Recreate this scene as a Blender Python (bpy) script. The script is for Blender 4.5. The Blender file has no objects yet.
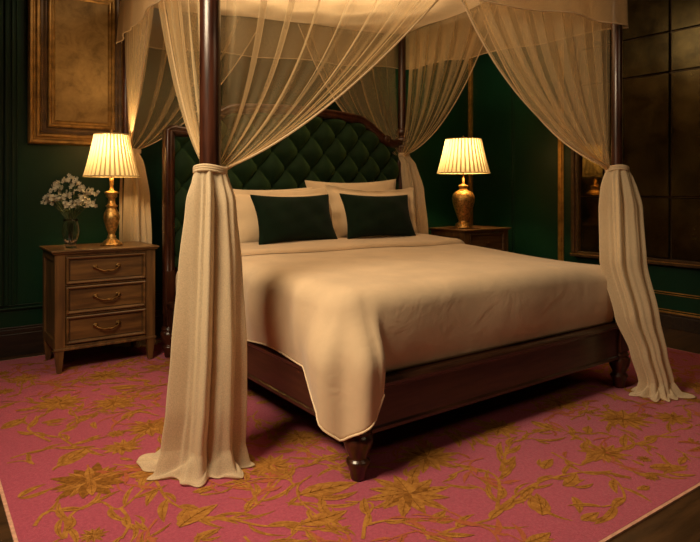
import bpy, bmesh, math, random
from mathutils import Vector, Matrix

C = bpy.context.scene.collection
PI = math.pi

# ------------------------------------------------------------------ camera
cam_d = bpy.data.cameras.new('camera')
cam = bpy.data.objects.new('camera', cam_d)
C.objects.link(cam)
cam.location = (0.0, 0.0, 1.15)
cam.rotation_euler = (math.radians(90), 0, math.radians(-35.6))
cam_d.sensor_width = 36
cam_d.lens = 608.0 / 700.0 * 36.0
cam_d.shift_y = -81.0 / 700.0
cam_d.clip_start = 0.02
bpy.context.scene.camera = cam

# ------------------------------------------------------------------ world, light, exposure
sc = bpy.context.scene
sc.view_settings.view_transform = 'Standard'
sc.view_settings.look = 'None'
sc.view_settings.exposure = 0.14
sc.view_settings.gamma = 1.0
sc.view_settings.use_curve_mapping = False
sc.cycles.transparent_max_bounces = 40
sc.cycles.max_bounces = 8
sc.cycles.diffuse_bounces = 4
sc.cycles.transmission_bounces = 8
sc.cycles.caustics_reflective = False
sc.cycles.caustics_refractive = False
sc.cycles.sample_clamp_indirect = 3.0
w = bpy.data.worlds.new('world')
sc.world = w
w.use_nodes = True
w.node_tree.nodes['Background'].inputs[0].default_value = (1.0, 0.62, 0.32, 1)
w.node_tree.nodes['Background'].inputs[1].default_value = 0.02


def area_light(name, loc, target, sx, sy, power, col, spread=180):
    d = bpy.data.lights.new(name, 'AREA')
    d.shape = 'RECTANGLE'
    d.size = sx
    d.size_y = sy
    d.energy = power
    d.color = col
    d.spread = math.radians(spread)
    o = bpy.data.objects.new(name, d)
    C.objects.link(o)
    o.location = loc
    o.rotation_euler = (Vector(target) - Vector(loc)).to_track_quat('-Z', 'Y').to_euler()
    return o


area_light('main_fill_light', (-0.45, 1.65, 2.8), (1.6, 2.0, 0.35), 1.0, 1.0, 56, (1.0, 0.78, 0.50), 120)  # added soft fill from high on the left, not an actual lamp
area_light('over_bed_fill_light', (2.1, 3.1, 2.95), (2.3, 3.0, 0.0), 1.5, 1.5, 40, (1.0, 0.75, 0.46))  # added fill above the bed, throws its shadow forward past the foot rail
area_light('front_fill_light', (2.6, -0.7, 2.9), (2.4, 1.2, 0.0), 1.4, 1.0, 13, (1.0, 0.70, 0.40))  # added dim fill to lift the front faces, no fixture behind it


# ------------------------------------------------------------------ node helpers
def nt(m):
    m.use_nodes = True
    n = m.node_tree
    return n, n.nodes, n.links, n.nodes['Principled BSDF']


def basic(name, col, rough=0.6, metal=0.0, spec=0.5, var=0.15, scale=8.0, bump=0.0, bscale=60.0, stretch=(1, 1, 1),
          col2=None, sheen=0.0, coat=0.0, detail=4.0):
    m = bpy.data.materials.new(name)
    t, N, L, P = nt(m)
    tc = N.new('ShaderNodeTexCoord')
    mp = N.new('ShaderNodeMapping')
    mp.inputs['Scale'].default_value = stretch
    L.new(tc.outputs['Object'], mp.inputs[0])
    no = N.new('ShaderNodeTexNoise')
    no.inputs['Scale'].default_value = scale
    no.inputs['Detail'].default_value = detail
    L.new(mp.outputs[0], no.inputs['Vector'])
    r = N.new('ShaderNodeValToRGB')
    a = col2 if col2 else tuple(c * (1 - var) for c in col)
    b = col if col2 else tuple(min(1, c * (1 + var)) for c in col)
    r.color_ramp.elements[0].position = 0.35
    r.color_ramp.elements[1].position = 0.65
    r.color_ramp.elements[0].color = (*a, 1)
    r.color_ramp.elements[1].color = (*b, 1)
    L.new(no.outputs['Fac'], r.inputs[0])
    L.new(r.outputs[0], P.inputs['Base Color'])
    P.inputs['Roughness'].default_value = rough
    P.inputs['Metallic'].default_value = metal
    P.inputs['Specular IOR Level'].default_value = spec
    P.inputs['Sheen Weight'].default_value = sheen
    P.inputs['Coat Weight'].default_value = coat
    if bump:
        nb = N.new('ShaderNodeTexNoise')
        nb.inputs['Scale'].default_value = bscale
        nb.inputs['Detail'].default_value = 3
        L.new(mp.outputs[0], nb.inputs['Vector'])
        bp = N.new('ShaderNodeBump')
        bp.inputs['Strength'].default_value = bump
        bp.inputs['Distance'].default_value = 0.004
        L.new(nb.outputs['Fac'], bp.inputs['Height'])
        L.new(bp.outputs[0], P.inputs['Normal'])
    return m


def wood(name, dark, light, rough=0.35, axis=0, coat=0.2, scale=5.0):
    st = [1.0, 1.0, 1.0]
    for i in range(3):
        if i != axis:
            st[i] = 9.0
    m = basic(name, light, rough=rough, col2=dark, scale=scale, stretch=tuple(st), bump=0.15, bscale=14, coat=coat, detail=6)
    m.node_tree.nodes['Principled BSDF'].inputs['Coat Roughness'].default_value = 0.25
    return m


def sheer(name, col, a, scale=5.0, trans=0.5):
    """thin woven cloth: light passes between the threads, less so where seen edge-on"""
    m = bpy.data.materials.new(name)
    t, N, L, P = nt(m)
    N.remove(P)
    out = N['Material Output']
    tr = N.new('ShaderNodeBsdfTransparent')
    di = N.new('ShaderNodeBsdfDiffuse')
    tl = N.new('ShaderNodeBsdfTranslucent')
    di.inputs[0].default_value = (*col, 1)
    tl.inputs[0].default_value = (*col, 1)
    m1 = N.new('ShaderNodeMixShader')
    m1.inputs[0].default_value = trans
    L.new(di.outputs[0], m1.inputs[1])
    L.new(tl.outputs[0], m1.inputs[2])
    # facing cosine from the layer weight (facing = 1 - cos)
    lw = N.new('ShaderNodeLayerWeight')
    lw.inputs[0].default_value = 0.5
    cs = N.new('ShaderNodeMath'); cs.operation = 'SUBTRACT'; cs.inputs[0].default_value = 1.06
    L.new(lw.outputs['Facing'], cs.inputs[1])
    iv = N.new('ShaderNodeMath'); iv.operation = 'DIVIDE'; iv.inputs[0].default_value = 1.0
    L.new(cs.outputs[0], iv.inputs[1])
    pw = N.new('ShaderNodeMath'); pw.operation = 'POWER'; pw.inputs[0].default_value = 1.0 - a
    L.new(iv.outputs[0], pw.inputs[1])
    op = N.new('ShaderNodeMath'); op.operation = 'SUBTRACT'; op.inputs[0].default_value = 1.0
    L.new(pw.outputs[0], op.inputs[1])
    tc = N.new('ShaderNodeTexCoord')
    nz = N.new('ShaderNodeTexNoise'); nz.inputs['Scale'].default_value = 260
    L.new(tc.outputs['Object'], nz.inputs['Vector'])
    mr = N.new('ShaderNodeMapRange'); mr.inputs[1].default_value = 0.3; mr.inputs[2].default_value = 0.7
    mr.inputs[3].default_value = 0.82; mr.inputs[4].default_value = 1.12
    L.new(nz.outputs['Fac'], mr.inputs[0])
    mu = N.new('ShaderNodeMath'); mu.operation = 'MULTIPLY'; mu.use_clamp = True
    L.new(op.outputs[0], mu.inputs[0]); L.new(mr.outputs[0], mu.inputs[1])
    m2 = N.new('ShaderNodeMixShader')
    L.new(mu.outputs[0], m2.inputs[0])
    L.new(tr.outputs[0], m2.inputs[1]); L.new(m1.outputs[0], m2.inputs[2])
    L.new(m2.outputs[0], out.inputs[0])
    return m


def fabric(name, col, bump=0.2, bscale=350, rough=0.85, sheen=0.2, wr=0.0, var=0.06, wscale=7.0):
    m = basic(name, col, rough=rough, var=var, scale=6, bump=bump, bscale=bscale, sheen=sheen, spec=0.2)
    if wr:
        t = m.node_tree; N = t.nodes; L = t.links
        bp = [n for n in N if n.type == 'BUMP'][0]
        tc = [n for n in N if n.type == 'TEX_COORD'][0]
        n2 = N.new('ShaderNodeTexNoise'); n2.inputs['Scale'].default_value = wscale; n2.inputs['Detail'].default_value = 5
        n2.inputs['Distortion'].default_value = 1.0
        L.new(tc.outputs['Object'], n2.inputs['Vector'])
        b2 = N.new('ShaderNodeBump'); b2.inputs['Strength'].default_value = wr; b2.inputs['Distance'].default_value = 0.02
        L.new(n2.outputs['Fac'], b2.inputs['Height'])
        L.new(b2.outputs[0], bp.inputs['Normal'])
    return m


M = {}
M['wall'] = basic('green_wall_paint', (0.0022, 0.026, 0.0125), rough=0.42, spec=0.3, var=0.12, scale=2.5, bump=0.05, bscale=40)
M['wall_dark'] = basic('dark_green_panel_paint', (0.0018, 0.018, 0.008), rough=0.5, spec=0.3, var=0.1, scale=3)
M['ceiling'] = basic('ceiling_paint', (0.20, 0.13, 0.07), rough=0.8)
M['skirting'] = wood('baseboard_dark_wood', (0.010, 0.005, 0.003), (0.028, 0.014, 0.007), rough=0.45, axis=0)
M['gold_trim'] = basic('gold_trim_paint', (0.42, 0.23, 0.055), rough=0.38, metal=0.7, var=0.3, scale=14)
M['walnut'] = wood('mahogany', (0.018, 0.0042, 0.0018), (0.060, 0.0165, 0.007), rough=0.30, axis=2, coat=0.25)
M['walnut_x'] = wood('mahogany_lengthwise', (0.017, 0.0055, 0.0025), (0.042, 0.015, 0.0065), rough=0.32, axis=0, coat=0.35)
M['walnut_y'] = wood('mahogany_rail', (0.019, 0.006, 0.0028), (0.048, 0.017, 0.0075), rough=0.32, axis=1, coat=0.35)
M['oak'] = wood('aged_walnut', (0.068, 0.031, 0.009), (0.165, 0.080, 0.023), rough=0.42, axis=0, coat=0.25, scale=3.5)
M['oak_z'] = wood('aged_walnut_upright', (0.072, 0.033, 0.010), (0.165, 0.080, 0.024), rough=0.42, axis=2, coat=0.25, scale=3.5)
M['oak_dark'] = wood('aged_walnut_groove', (0.03, 0.015, 0.007), (0.06, 0.03, 0.013), rough=0.5, axis=0)
M['bronze'] = basic('dark_bronze_pull', (0.20, 0.11, 0.038), rough=0.35, metal=1.0, var=0.35, scale=30, bump=0.3, bscale=60)
M['brass'] = basic('antique_brass', (0.36, 0.21, 0.075), rough=0.33, metal=1.0, var=0.35, scale=30, bump=0.3, bscale=60)
M['gilt'] = basic('carved_gilt', (0.62, 0.36, 0.11), rough=0.38, metal=0.85, var=0.45, scale=55, bump=0.9, bscale=95)
M['gilt_frame'] = basic('old_gilt_frame', (0.34, 0.19, 0.055), rough=0.42, metal=0.6, var=0.35, scale=16, bump=0.25, bscale=60)
M['frame_dark'] = basic('dark_bronze_frame', (0.075, 0.038, 0.014), rough=0.45, metal=0.3, var=0.3, scale=16, bump=0.2, bscale=60)
M['velvet'] = basic('green_velvet', (0.006, 0.019, 0.0065), rough=0.8, var=0.2, scale=12, sheen=0.28, bump=0.15, bscale=300, spec=0.15)
M['velvet'].node_tree.nodes['Principled BSDF'].inputs['Sheen Tint'].default_value = (0.35, 0.6, 0.2, 1)
M['velvet_dark'] = basic('dark_green_velvet', (0.003, 0.0105, 0.0045), rough=0.85, var=0.2, scale=12, sheen=0.06, bump=0.2, bscale=300, spec=0.1)
M['duvet'] = fabric('beige_duvet_linen', (0.62, 0.46, 0.30), bump=0.10, wr=0.30, wscale=6)
M['band'] = fabric('folded_duvet_linen', (0.60, 0.44, 0.285), bump=0.10, wr=0.25, wscale=6)
M['linen'] = fabric('cream_pillow_linen', (0.70, 0.53, 0.34), bump=0.12, wr=0.25, wscale=8)
M['piping'] = fabric('cream_piping', (0.74, 0.58, 0.38), bump=0.1)
M['sheet'] = fabric('mattress_linen', (0.66, 0.50, 0.33), bump=0.12, wr=0.3)
M['sheer'] = sheer('sheer_curtain_voile', (0.82, 0.64, 0.38), 0.25)
M['roof_cloth'] = sheer('canopy_voile', (0.80, 0.60, 0.36), 0.66)
M['valance'] = sheer('valance_voile', (0.80, 0.60, 0.36), 0.42)
M['tail'] = sheer('gathered_voile', (0.80, 0.64, 0.43), 0.80, trans=0.3)
M['shade_a'] = None
M['floor'] = wood('dark_floorboards', (0.035, 0.017, 0.007), (0.085, 0.040, 0.015), rough=0.35, axis=0, coat=0.3, scale=2.5)
M['petal'] = basic('white_petal', (0.52, 0.46, 0.33), rough=0.6, var=0.08)
M['stem'] = basic('flower_stem_green', (0.09, 0.11, 0.03), rough=0.5, var=0.3)
M['button'] = basic('velvet_button', (0.005, 0.017, 0.006), rough=0.8, spec=0.15)


def shade_mat(name, tf, col):
    m = bpy.data.materials.new(name)
    t, N, L, P = nt(m)
    N.remove(P)
    di = N.new('ShaderNodeBsdfDiffuse'); di.inputs[0].default_value = (*col, 1)
    tl = N.new('ShaderNodeBsdfTranslucent'); tl.inputs[0].default_value = (*col, 1)
    tc = N.new('ShaderNodeTexCoord')
    nz = N.new('ShaderNodeTexNoise'); nz.inputs['Scale'].default_value = 300
    L.new(tc.outputs['Object'], nz.inputs['Vector'])
    mr = N.new('ShaderNodeMapRange'); mr.inputs[3].default_value = tf * 0.9; mr.inputs[4].default_value = min(1, tf * 1.1)
    L.new(nz.outputs['Fac'], mr.inputs[0])
    mx = N.new('ShaderNodeMixShader')
    L.new(mr.outputs[0], mx.inputs[0])
    L.new(di.outputs[0], mx.inputs[1]); L.new(tl.outputs[0], mx.inputs[2])
    L.new(mx.outputs[0], N['Material Output'].inputs[0])
    return m


M['shade_a'] = shade_mat('pleated_silk_single', 0.34, (0.88, 0.74, 0.46))
M['shade_b'] = shade_mat('pleated_silk_double', 0.085, (0.55, 0.42, 0.22))


def glass_mat():
    m = bpy.data.materials.new('clear_vase_glass')
    t, N, L, P = nt(m)
    P.inputs['Base Color'].default_value = (1.0, 1.0, 0.97, 1)
    P.inputs['Roughness'].default_value = 0.03
    P.inputs['Transmission Weight'].default_value = 1.0
    P.inputs['IOR'].default_value = 1.45
    return m


M['glass'] = glass_mat()


def emit_mat(name, col, s):
    m = bpy.data.materials.new(name)
    t, N, L, P = nt(m)
    P.inputs['Base Color'].default_value = (*col, 1)
    P.inputs['Emission Color'].default_value = (*col, 1)
    P.inputs['Emission Strength'].default_value = s
    return m


M['bulb'] = emit_mat('warm_bulb', (1.0, 0.68, 0.32), 6.0)


def mirror_mat(name, ra, rb):
    m = bpy.data.materials.new(name)
    t, N, L, P = nt(m)
    tc = N.new('ShaderNodeTexCoord')
    nz = N.new('ShaderNodeTexNoise'); nz.inputs['Scale'].default_value = 3.5; nz.inputs['Detail'].default_value = 8
    nz.inputs['Roughness'].default_value = 0.7
    L.new(tc.outputs['Object'], nz.inputs['Vector'])
    r = N.new('ShaderNodeValToRGB')
    r.color_ramp.elements[0].position = 0.36; r.color_ramp.elements[0].color = (0.034, 0.025, 0.009, 1)
    r.color_ramp.elements[1].position = 0.66; r.color_ramp.elements[1].color = (0.115, 0.086, 0.032, 1)
    L.new(nz.outputs['Fac'], r.inputs[0]); L.new(r.outputs[0], P.inputs['Base Color'])
    P.inputs['Metallic'].default_value = 0.85
    r2 = N.new('ShaderNodeMapRange'); r2.inputs[3].default_value = ra; r2.inputs[4].default_value = rb
    L.new(nz.outputs['Fac'], r2.inputs[0]); L.new(r2.outputs[0], P.inputs['Roughness'])
    return m


M['mirror_clear'] = mirror_mat('antiqued_mirror_glass_clear', 0.03, 0.13)
M['mirror'] = mirror_mat('antiqued_mirror_glass', 0.14, 0.34)


def parchment():
    m = bpy.data.materials.new('parchment_canvas')
    t, N, L, P = nt(m)
    tc = N.new('ShaderNodeTexCoord')
    n1 = N.new('ShaderNodeTexNoise'); n1.inputs['Scale'].default_value = 6.5; n1.inputs['Detail'].default_value = 9
    n1.inputs['Roughness'].default_value = 0.68; n1.inputs['Distortion'].default_value = 0.35
    L.new(tc.outputs['Object'], n1.inputs['Vector'])
    r = N.new('ShaderNodeValToRGB')
    e = r.color_ramp.elements
    e[0].position = 0.34; e[0].color = (0.19, 0.115, 0.040, 1)
    e[1].position = 0.66; e[1].color = (0.46, 0.30, 0.115, 1)
    k = e.new(0.5); k.color = (0.34, 0.215, 0.080, 1)
    L.new(n1.outputs['Fac'], r.inputs[0]); L.new(r.outputs[0], P.inputs['Base Color'])
    P.inputs['Roughness'].default_value = 0.8
    return m


M['parchment'] = parchment()


def rug_mats():
    base = basic('rug_pink_wool', (0.46, 0.080, 0.135), rough=0.95, col2=(0.38, 0.060, 0.105), scale=90, bump=0.8, bscale=420, spec=0.1, sheen=0.15)
    gold = basic('rug_gold_wool', (0.50, 0.225, 0.048), rough=0.95, col2=(0.34, 0.135, 0.030), scale=38, bump=0.8, bscale=420, spec=0.1, detail=6)
    dark = basic('rug_dark_gold_wool', (0.33, 0.135, 0.024), rough=0.95, col2=(0.20, 0.075, 0.015), scale=60, bump=0.8, bscale=420, spec=0.1)
    faint = basic('rug_faint_gold_wool', (0.46, 0.14, 0.055), rough=0.95, col2=(0.40, 0.10, 0.055), scale=60, bump=0.8, bscale=420, spec=0.1)
    edge = basic('rug_pale_binding', (0.62, 0.34, 0.24), rough=0.9, scale=60, bump=0.5, bscale=300, spec=0.1)
    return [base, gold, dark, faint, edge]


# ------------------------------------------------------------------ mesh helpers
class MB:
    def __init__(s):
        s.v = []; s.f = []; s.m = []; s.sm = []

    def add(s, vs, fs, mi=0, smooth=False):
        o = len(s.v)
        s.v += [tuple(p) for p in vs]
        for f in fs:
            s.f.append(tuple(i + o for i in f)); s.m.append(mi); s.sm.append(smooth)
        return s

    def box(s, x0, y0, z0, x1, y1, z1, mi=0):
        vs = [(x, y, z) for x in (x0, x1) for y in (y0, y1) for z in (z0, z1)]
        return s.add(vs, [(0, 1, 3, 2), (4, 6, 7, 5), (0, 4, 5, 1), (2, 3, 7, 6), (0, 2, 6, 4), (1, 5, 7, 3)], mi)

    def frustum(s, cx, cy, z0, a0, z1, a1, mi=0, b0=None, b1=None):
        b0 = a0 if b0 is None else b0; b1 = a1 if b1 is None else b1
        vs = [(cx - a0, cy - b0, z0), (cx + a0, cy - b0, z0), (cx + a0, cy + b0, z0), (cx - a0, cy + b0, z0),
              (cx - a1, cy - b1, z1), (cx + a1, cy - b1, z1), (cx + a1, cy + b1, z1), (cx - a1, cy + b1, z1)]
        return s.add(vs, [(3, 2, 1, 0), (4, 5, 6, 7), (0, 1, 5, 4), (1, 2, 6, 5), (2, 3, 7, 6), (3, 0, 4, 7)], mi)

    def grid(s, nu, nv, fn, mi=0, closed_u=False, smooth=True, flip=False):
        """fn(i/nu, j/nv) -> point"""
        cu = nu if closed_u else nu + 1
        vs = [fn(i / nu, j / nv) for j in range(nv + 1) for i in range(cu)]
        fs = []
        for j in range(nv):
            for i in range(nu):
                a = j * cu + i; b = j * cu + (i + 1) % cu
                c = a + cu; d = b + cu
                fs.append((a, c, d, b) if flip else (a, b, d, c))
        return s.add(vs, fs, mi, smooth)

    def lathe(s, prof, cx=0, cy=0, seg=32, mi=0, cap=True):
        n = len(prof)
        vs = [(cx + r * math.cos(2 * PI * i / seg), cy + r * math.sin(2 * PI * i / seg), z) for (r, z) in prof for i in range(seg)]
        fs = []
        for j in range(n - 1):
            for i in range(seg):
                k = (i + 1) % seg
                fs.append((j * seg + i, j * seg + k, (j + 1) * seg + k, (j + 1) * seg + i))
        s.add(vs, fs, mi, True)
        if cap:
            o = len(s.v) - n * seg
            s.f.append(tuple(o + i for i in reversed(range(seg)))); s.m.append(mi); s.sm.append(False)
            s.f.append(tuple(o + (n - 1) * seg + i for i in range(seg))); s.m.append(mi); s.sm.append(False)
        return s

    def tube(s, pts, r, seg=8, mi=0, cap=True):
        pts = [Vector(p) for p in pts]
        n = len(pts)
        rs = r if isinstance(r, (list, tuple)) else [r] * n
        vs = []
        up = None
        for i, p in enumerate(pts):
            t = (pts[min(i + 1, n - 1)] - pts[max(i - 1, 0)]).normalized()
            if up is None:
                up = t.orthogonal().normalized()
            else:
                up = (up - t * up.dot(t))
                up = up.normalized() if up.length > 1e-6 else t.orthogonal().normalized()
            b = t.cross(up)
            for k in range(seg):
                a = 2 * PI * k / seg
                vs.append(p + (up * math.cos(a) + b * math.sin(a)) * rs[i])
        fs = []
        for j in range(n - 1):
            for k in range(seg):
                q = (k + 1) % seg
                fs.append((j * seg + k, j * seg + q, (j + 1) * seg + q, (j + 1) * seg + k))
        if cap:
            fs.append(tuple(reversed(range(seg)))); fs.append(tuple((n - 1) * seg + k for k in range(seg)))
        return s.add(vs, fs, mi, True)

    def ball(s, c, rx, ry=None, rz=None, nu=16, nv=10, mi=0):
        ry = ry or rx; rz = rz or rx
        return s.grid(nu, nv, lambda u, v: (c[0] + rx * math.cos(2 * PI * u) * math.sin(PI * max(0.002, min(0.998, v))),
                                            c[1] + ry * math.sin(2 * PI * u) * math.sin(PI * max(0.002, min(0.998, v))),
                                            c[2] - rz * math.cos(PI * v)), mi, closed_u=True)

    def sweep(s, path, norms, prof, closed=False, mi=0, smooth=False, depth=Vector((0, 1, 0))):
        """prof: (along normal, along depth) pairs swept along path"""
        n = len(path); k = len(prof)
        vs = []
        for p, q in zip(path, norms):
            for (a, b) in prof:
                vs.append(Vector(p) + Vector(q) * a + depth * b)
        fs = []
        for j in range(n if closed else n - 1):
            j2 = (j + 1) % n
            for i in range(k):
                i2 = (i + 1) % k
                fs.append((j * k + i, j * k + i2, j2 * k + i2, j2 * k + i))
        if not closed:
            fs.append(tuple(range(k))); fs.append(tuple(reversed([(n - 1) * k + i for i in range(k)])))
        return s.add(vs, fs, mi, smooth)

    def build(s, name, mats, parent=None, bevel=0.0, seg=2, solid=0.0, sub=0, offset=-1):
        me = bpy.data.meshes.new(name)
        me.from_pydata([tuple(p) for p in s.v], [], s.f)
        if not isinstance(mats, (list, tuple)):
            mats = [mats]
        for m in mats:
            me.materials.append(m)
        me.polygons.foreach_set('material_index', s.m)
        me.polygons.foreach_set('use_smooth', s.sm)
        me.update()
        o = bpy.data.objects.new(name, me)
        C.objects.link(o)
        if parent is not None:
            o.parent = parent
        if solid:
            q = o.modifiers.new('solid', 'SOLIDIFY'); q.thickness = solid; q.offset = offset
        if bevel:
            q = o.modifiers.new('bevel', 'BEVEL'); q.width = bevel; q.segments = seg; q.limit_method = 'ANGLE'
            q.angle_limit = math.radians(40)
        if sub:
            q = o.modifiers.new('sub', 'SUBSURF'); q.levels = sub; q.render_levels = sub
        return o


def tag(o, label=None, cat=None, group=None, kind=None):
    if label: o['label'] = label
    if cat: o['category'] = cat
    if group: o['group'] = group
    if kind: o['kind'] = kind
    return o


def empty(name, loc=(0, 0, 0), rz=0.0):
    o = bpy.data.objects.new(name, None)
    C.objects.link(o)
    o.empty_display_size = 0.1
    o.location = loc
    o.rotation_euler = (0, 0, rz)
    return o


def struct(o):
    o['kind'] = 'structure'
    return o


def sstep(a, b, x):
    t = max(0.0, min(1.0, (x - a) / (b - a)))
    return t * t * (3 - 2 * t)


def lerp(a, b, t):
    return a + (b - a) * t


def interp(tab, x):
    """tab: rows (x, a, b, ...) ordered by x"""
    if x <= tab[0][0]: return tab[0][1:]
    for r0, r1 in zip(tab, tab[1:]):
        if x <= r1[0]:
            t = (x - r0[0]) / (r1[0] - r0[0])
            t = t * t * (3 - 2 * t) * 0.5 + t * 0.5
            return tuple(lerp(a, b, t) for a, b in zip(r0[1:], r1[1:]))
    return tab[-1][1:]

# rug motif layout in room coordinates: vine paths, and flowers as x, y, radius, kind
VINES = [
    [(0.33, 2.30), (0.37, 2.37), (0.41, 2.36), (0.42, 2.26), (0.39, 2.16)],
    [(0.40, 2.16), (0.45, 2.31), (0.55, 2.34), (0.60, 2.25), (0.77, 2.39), (0.85, 2.33)],
    [(0.33, 2.94), (0.44, 2.96), (0.58, 2.91), (0.72, 2.77), (0.86, 2.82)],
    [(0.50, 3.03), (0.44, 3.26), (0.53, 3.43)],
    [(0.73, 2.01), (0.83, 2.01), (0.89, 1.96), (1.01, 1.99), (1.19, 2.12), (1.33, 2.16), (1.44, 2.05)],
    [(1.44, 2.05), (1.39, 2.25), (1.32, 2.42), (1.50, 2.67)],
    [(1.17, 1.64), (1.16, 1.71), (1.20, 1.83), (1.15, 1.91)],
    [(1.19, 1.59), (1.27, 1.68), (1.35, 1.75), (1.28, 1.82)],
    [(1.25, 1.65), (1.34, 1.62), (1.39, 1.51)],
    [(1.36, 1.47), (1.49, 1.46), (1.64, 1.43), (1.73, 1.49), (1.76, 1.59), (1.74, 1.65)],
    [(1.69, 1.46), (1.87, 1.61), (1.86, 1.73), (1.73, 1.74)],
    [(1.88, 1.60), (2.06, 1.74), (2.10, 1.89)],
    [(1.70, 1.46), (1.98, 1.50), (2.21, 1.44), (2.24, 1.34), (2.12, 1.23), (2.01, 1.25)],
    [(1.93, 1.65), (2.18, 1.80), (2.31, 1.78)],
    [(2.25, 1.64), (2.25, 1.49), (2.46, 1.61), (2.51, 1.78)],
    [(2.43, 1.51), (2.67, 1.47), (2.99, 1.44)],
    [(0.60, 2.25), (0.60, 2.14), (0.55, 2.05)],
    [(0.77, 2.39), (0.76, 2.19), (0.83, 2.01)],
    [(0.89, 1.96), (0.96, 1.85), (1.07, 1.78)],
    [(1.01, 1.99), (1.05, 2.13), (1.04, 2.22)],
    [(0.58, 2.91), (0.55, 3.10), (0.65, 3.21), (0.66, 3.44)],
    [(1.19, 2.12), (1.16, 2.24), (1.12, 2.36)],
    [(0.52, 4.15), (0.70, 3.91), (0.97, 3.88), (1.13, 3.62)],
    [(1.98, 1.50), (1.86, 1.45), (1.84, 1.35)],
]
FLOWERS = [
    (0.56, 2.53, 0.16, 1), (0.63, 3.56, 0.15, 0), (0.87, 3.38, 0.13, 0), (0.95, 3.92, 0.13, 0), (0.75, 2.78, 0.09, 0), (0.92, 2.93, 0.13, 0), (0.56, 2.80, 0.10, 2), (0.37, 2.57, 0.09, 2), (0.75, 2.46, 0.07, 2), (1.29, 1.94, 0.12, 2), (1.51, 1.73, 0.17, 0), (2.87, 1.67, 0.15, 0), (2.43, 1.50, 0.11, 0), (1.78, 1.92, 0.15, 0), (2.10, 1.42, 0.07, 2), (1.85, 1.39, 0.08, 2), (1.92, 1.24, 0.05, 2), (0.79, 1.91, 0.05, 2), (0.90, 2.20, 0.05, 2), (0.80, 2.06, 0.09, 2), (1.66, 1.25, 0.06, 2), (2.52, 1.27, 0.08, 2), (2.14, 1.59, 0.06, 2), (3.08, 1.53, 0.10, 0), (1.20, 2.24, 0.11, 0), (1.49, 1.54, 0.05, 2), (1.16, 1.76, 0.09, 2), (0.54, 4.14, 0.10, 0), (1.36, 3.75, 0.10, 0), (1.44, 2.41, 0.10, 0), (2.28, 1.95, 0.12, 0), (2.81, 1.99, 0.12, 0), (0.40, 3.37, 0.08, 2)
]

# ------------------------------------------------------------------ the room
YB, XR, XL, YF, ZC = 4.80, 5.12, -1.7, -1.7, 3.0
struct(MB().box(XL - 0.1, YF - 0.1, -0.1, XR + 0.1, YB + 0.1, 0.0).build('floor', M['floor']))
struct(MB().box(XL - 0.1, YF - 0.1, ZC, XR + 0.1, YB + 0.1, ZC + 0.1).build('ceiling', M['ceiling']))
struct(MB().box(XL - 0.1, YB, 0.0, XR + 0.1, YB + 0.1, ZC).build('wall_back', M['wall']))
struct(MB().box(XR, YF - 0.1, 0.0, XR + 0.1, YB, ZC).build('wall_right', M['wall']))
struct(MB().box(XL - 0.1, YF, 0.0, XL, YB, ZC).build('wall_left', M['wall']))
struct(MB().box(XL, YF - 0.1, 0.0, XR, YF, ZC).build('wall_front', M['wall']))

# baseboards: stepped profiles
def board_back(x0, x1, name, prof, m):
    b = MB()
    for (z0, z1, t) in prof:
        b.box(x0, YB - t, z0, x1, YB, z1)
    return struct(b.build(name, m, bevel=0.004))


def board_right(y0, y1, name, prof, m, x=XR):
    b = MB()
    for (z0, z1, t) in prof:
        b.box(x - t, y0, z0, x, y1, z1)
    return struct(b.build(name, m, bevel=0.004))


SK = [(0.0, 0.155, 0.030), (0.155, 0.185, 0.022), (0.185, 0.20, 0.014)]
board_back(XL, XR, 'baseboard_back', SK, M['skirting'])
board_right(YF, YB, 'baseboard_right', [(0.0, 0.105, 0.030), (0.105, 0.125, 0.022)], M['skirting'])
board_right(YF, YB, 'trim_1', [(0.125, 0.137, 0.026), (0.147, 0.153, 0.014)], M['gold_trim'])
board_right(YF, YB, 'trim_2', [(0.292, 0.300, 0.018), (0.275, 0.281, 0.010)], M['gold_trim'])
board_back(XL, XR, 'trim_3', [(0.318, 0.332, 0.016), (0.345, 0.352, 0.008)], M['wall_dark'])
# upright pilaster and panel moulding at the left of the back wall
b = MB()
for (x0, x1, t) in ((-0.10, 0.49, 0.030), (0.505, 0.525, 0.018), (0.545, 0.560, 0.012), (0.575, 0.583, 0.006)):
    b.box(x0, YB - t, 0.352, x1, YB, ZC)
struct(b.build('trim_4', M['wall_dark'], bevel=0.004))
# gilded upright in the far corner, and one on the right wall
struct(MB().box(XR - 0.035, YB - 0.035, 0.15, XR, YB, ZC).box(XR - 0.050, YB - 0.022, 0.15, XR, YB, ZC)
       .build('trim_5', M['gold_trim'], bevel=0.006))
struct(MB().box(XR - 0.022, 3.60, 0.30, XR, 3.635, ZC).box(XR - 0.012, 3.585, 0.30, XR, 3.65, ZC)
       .build('trim_6', M['gold_trim'], bevel=0.004))
# shallow dark panel moulding on the right wall
b = MB()
for (y0, y1, t) in ((4.205, 4.225, 0.012), (4.18, 4.19, 0.007)):
    b.box(XR - t, y0, 0.30, XR, y1, ZC)
struct(b.build('trim_7', M['wall_dark'], bevel=0.003))

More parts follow.
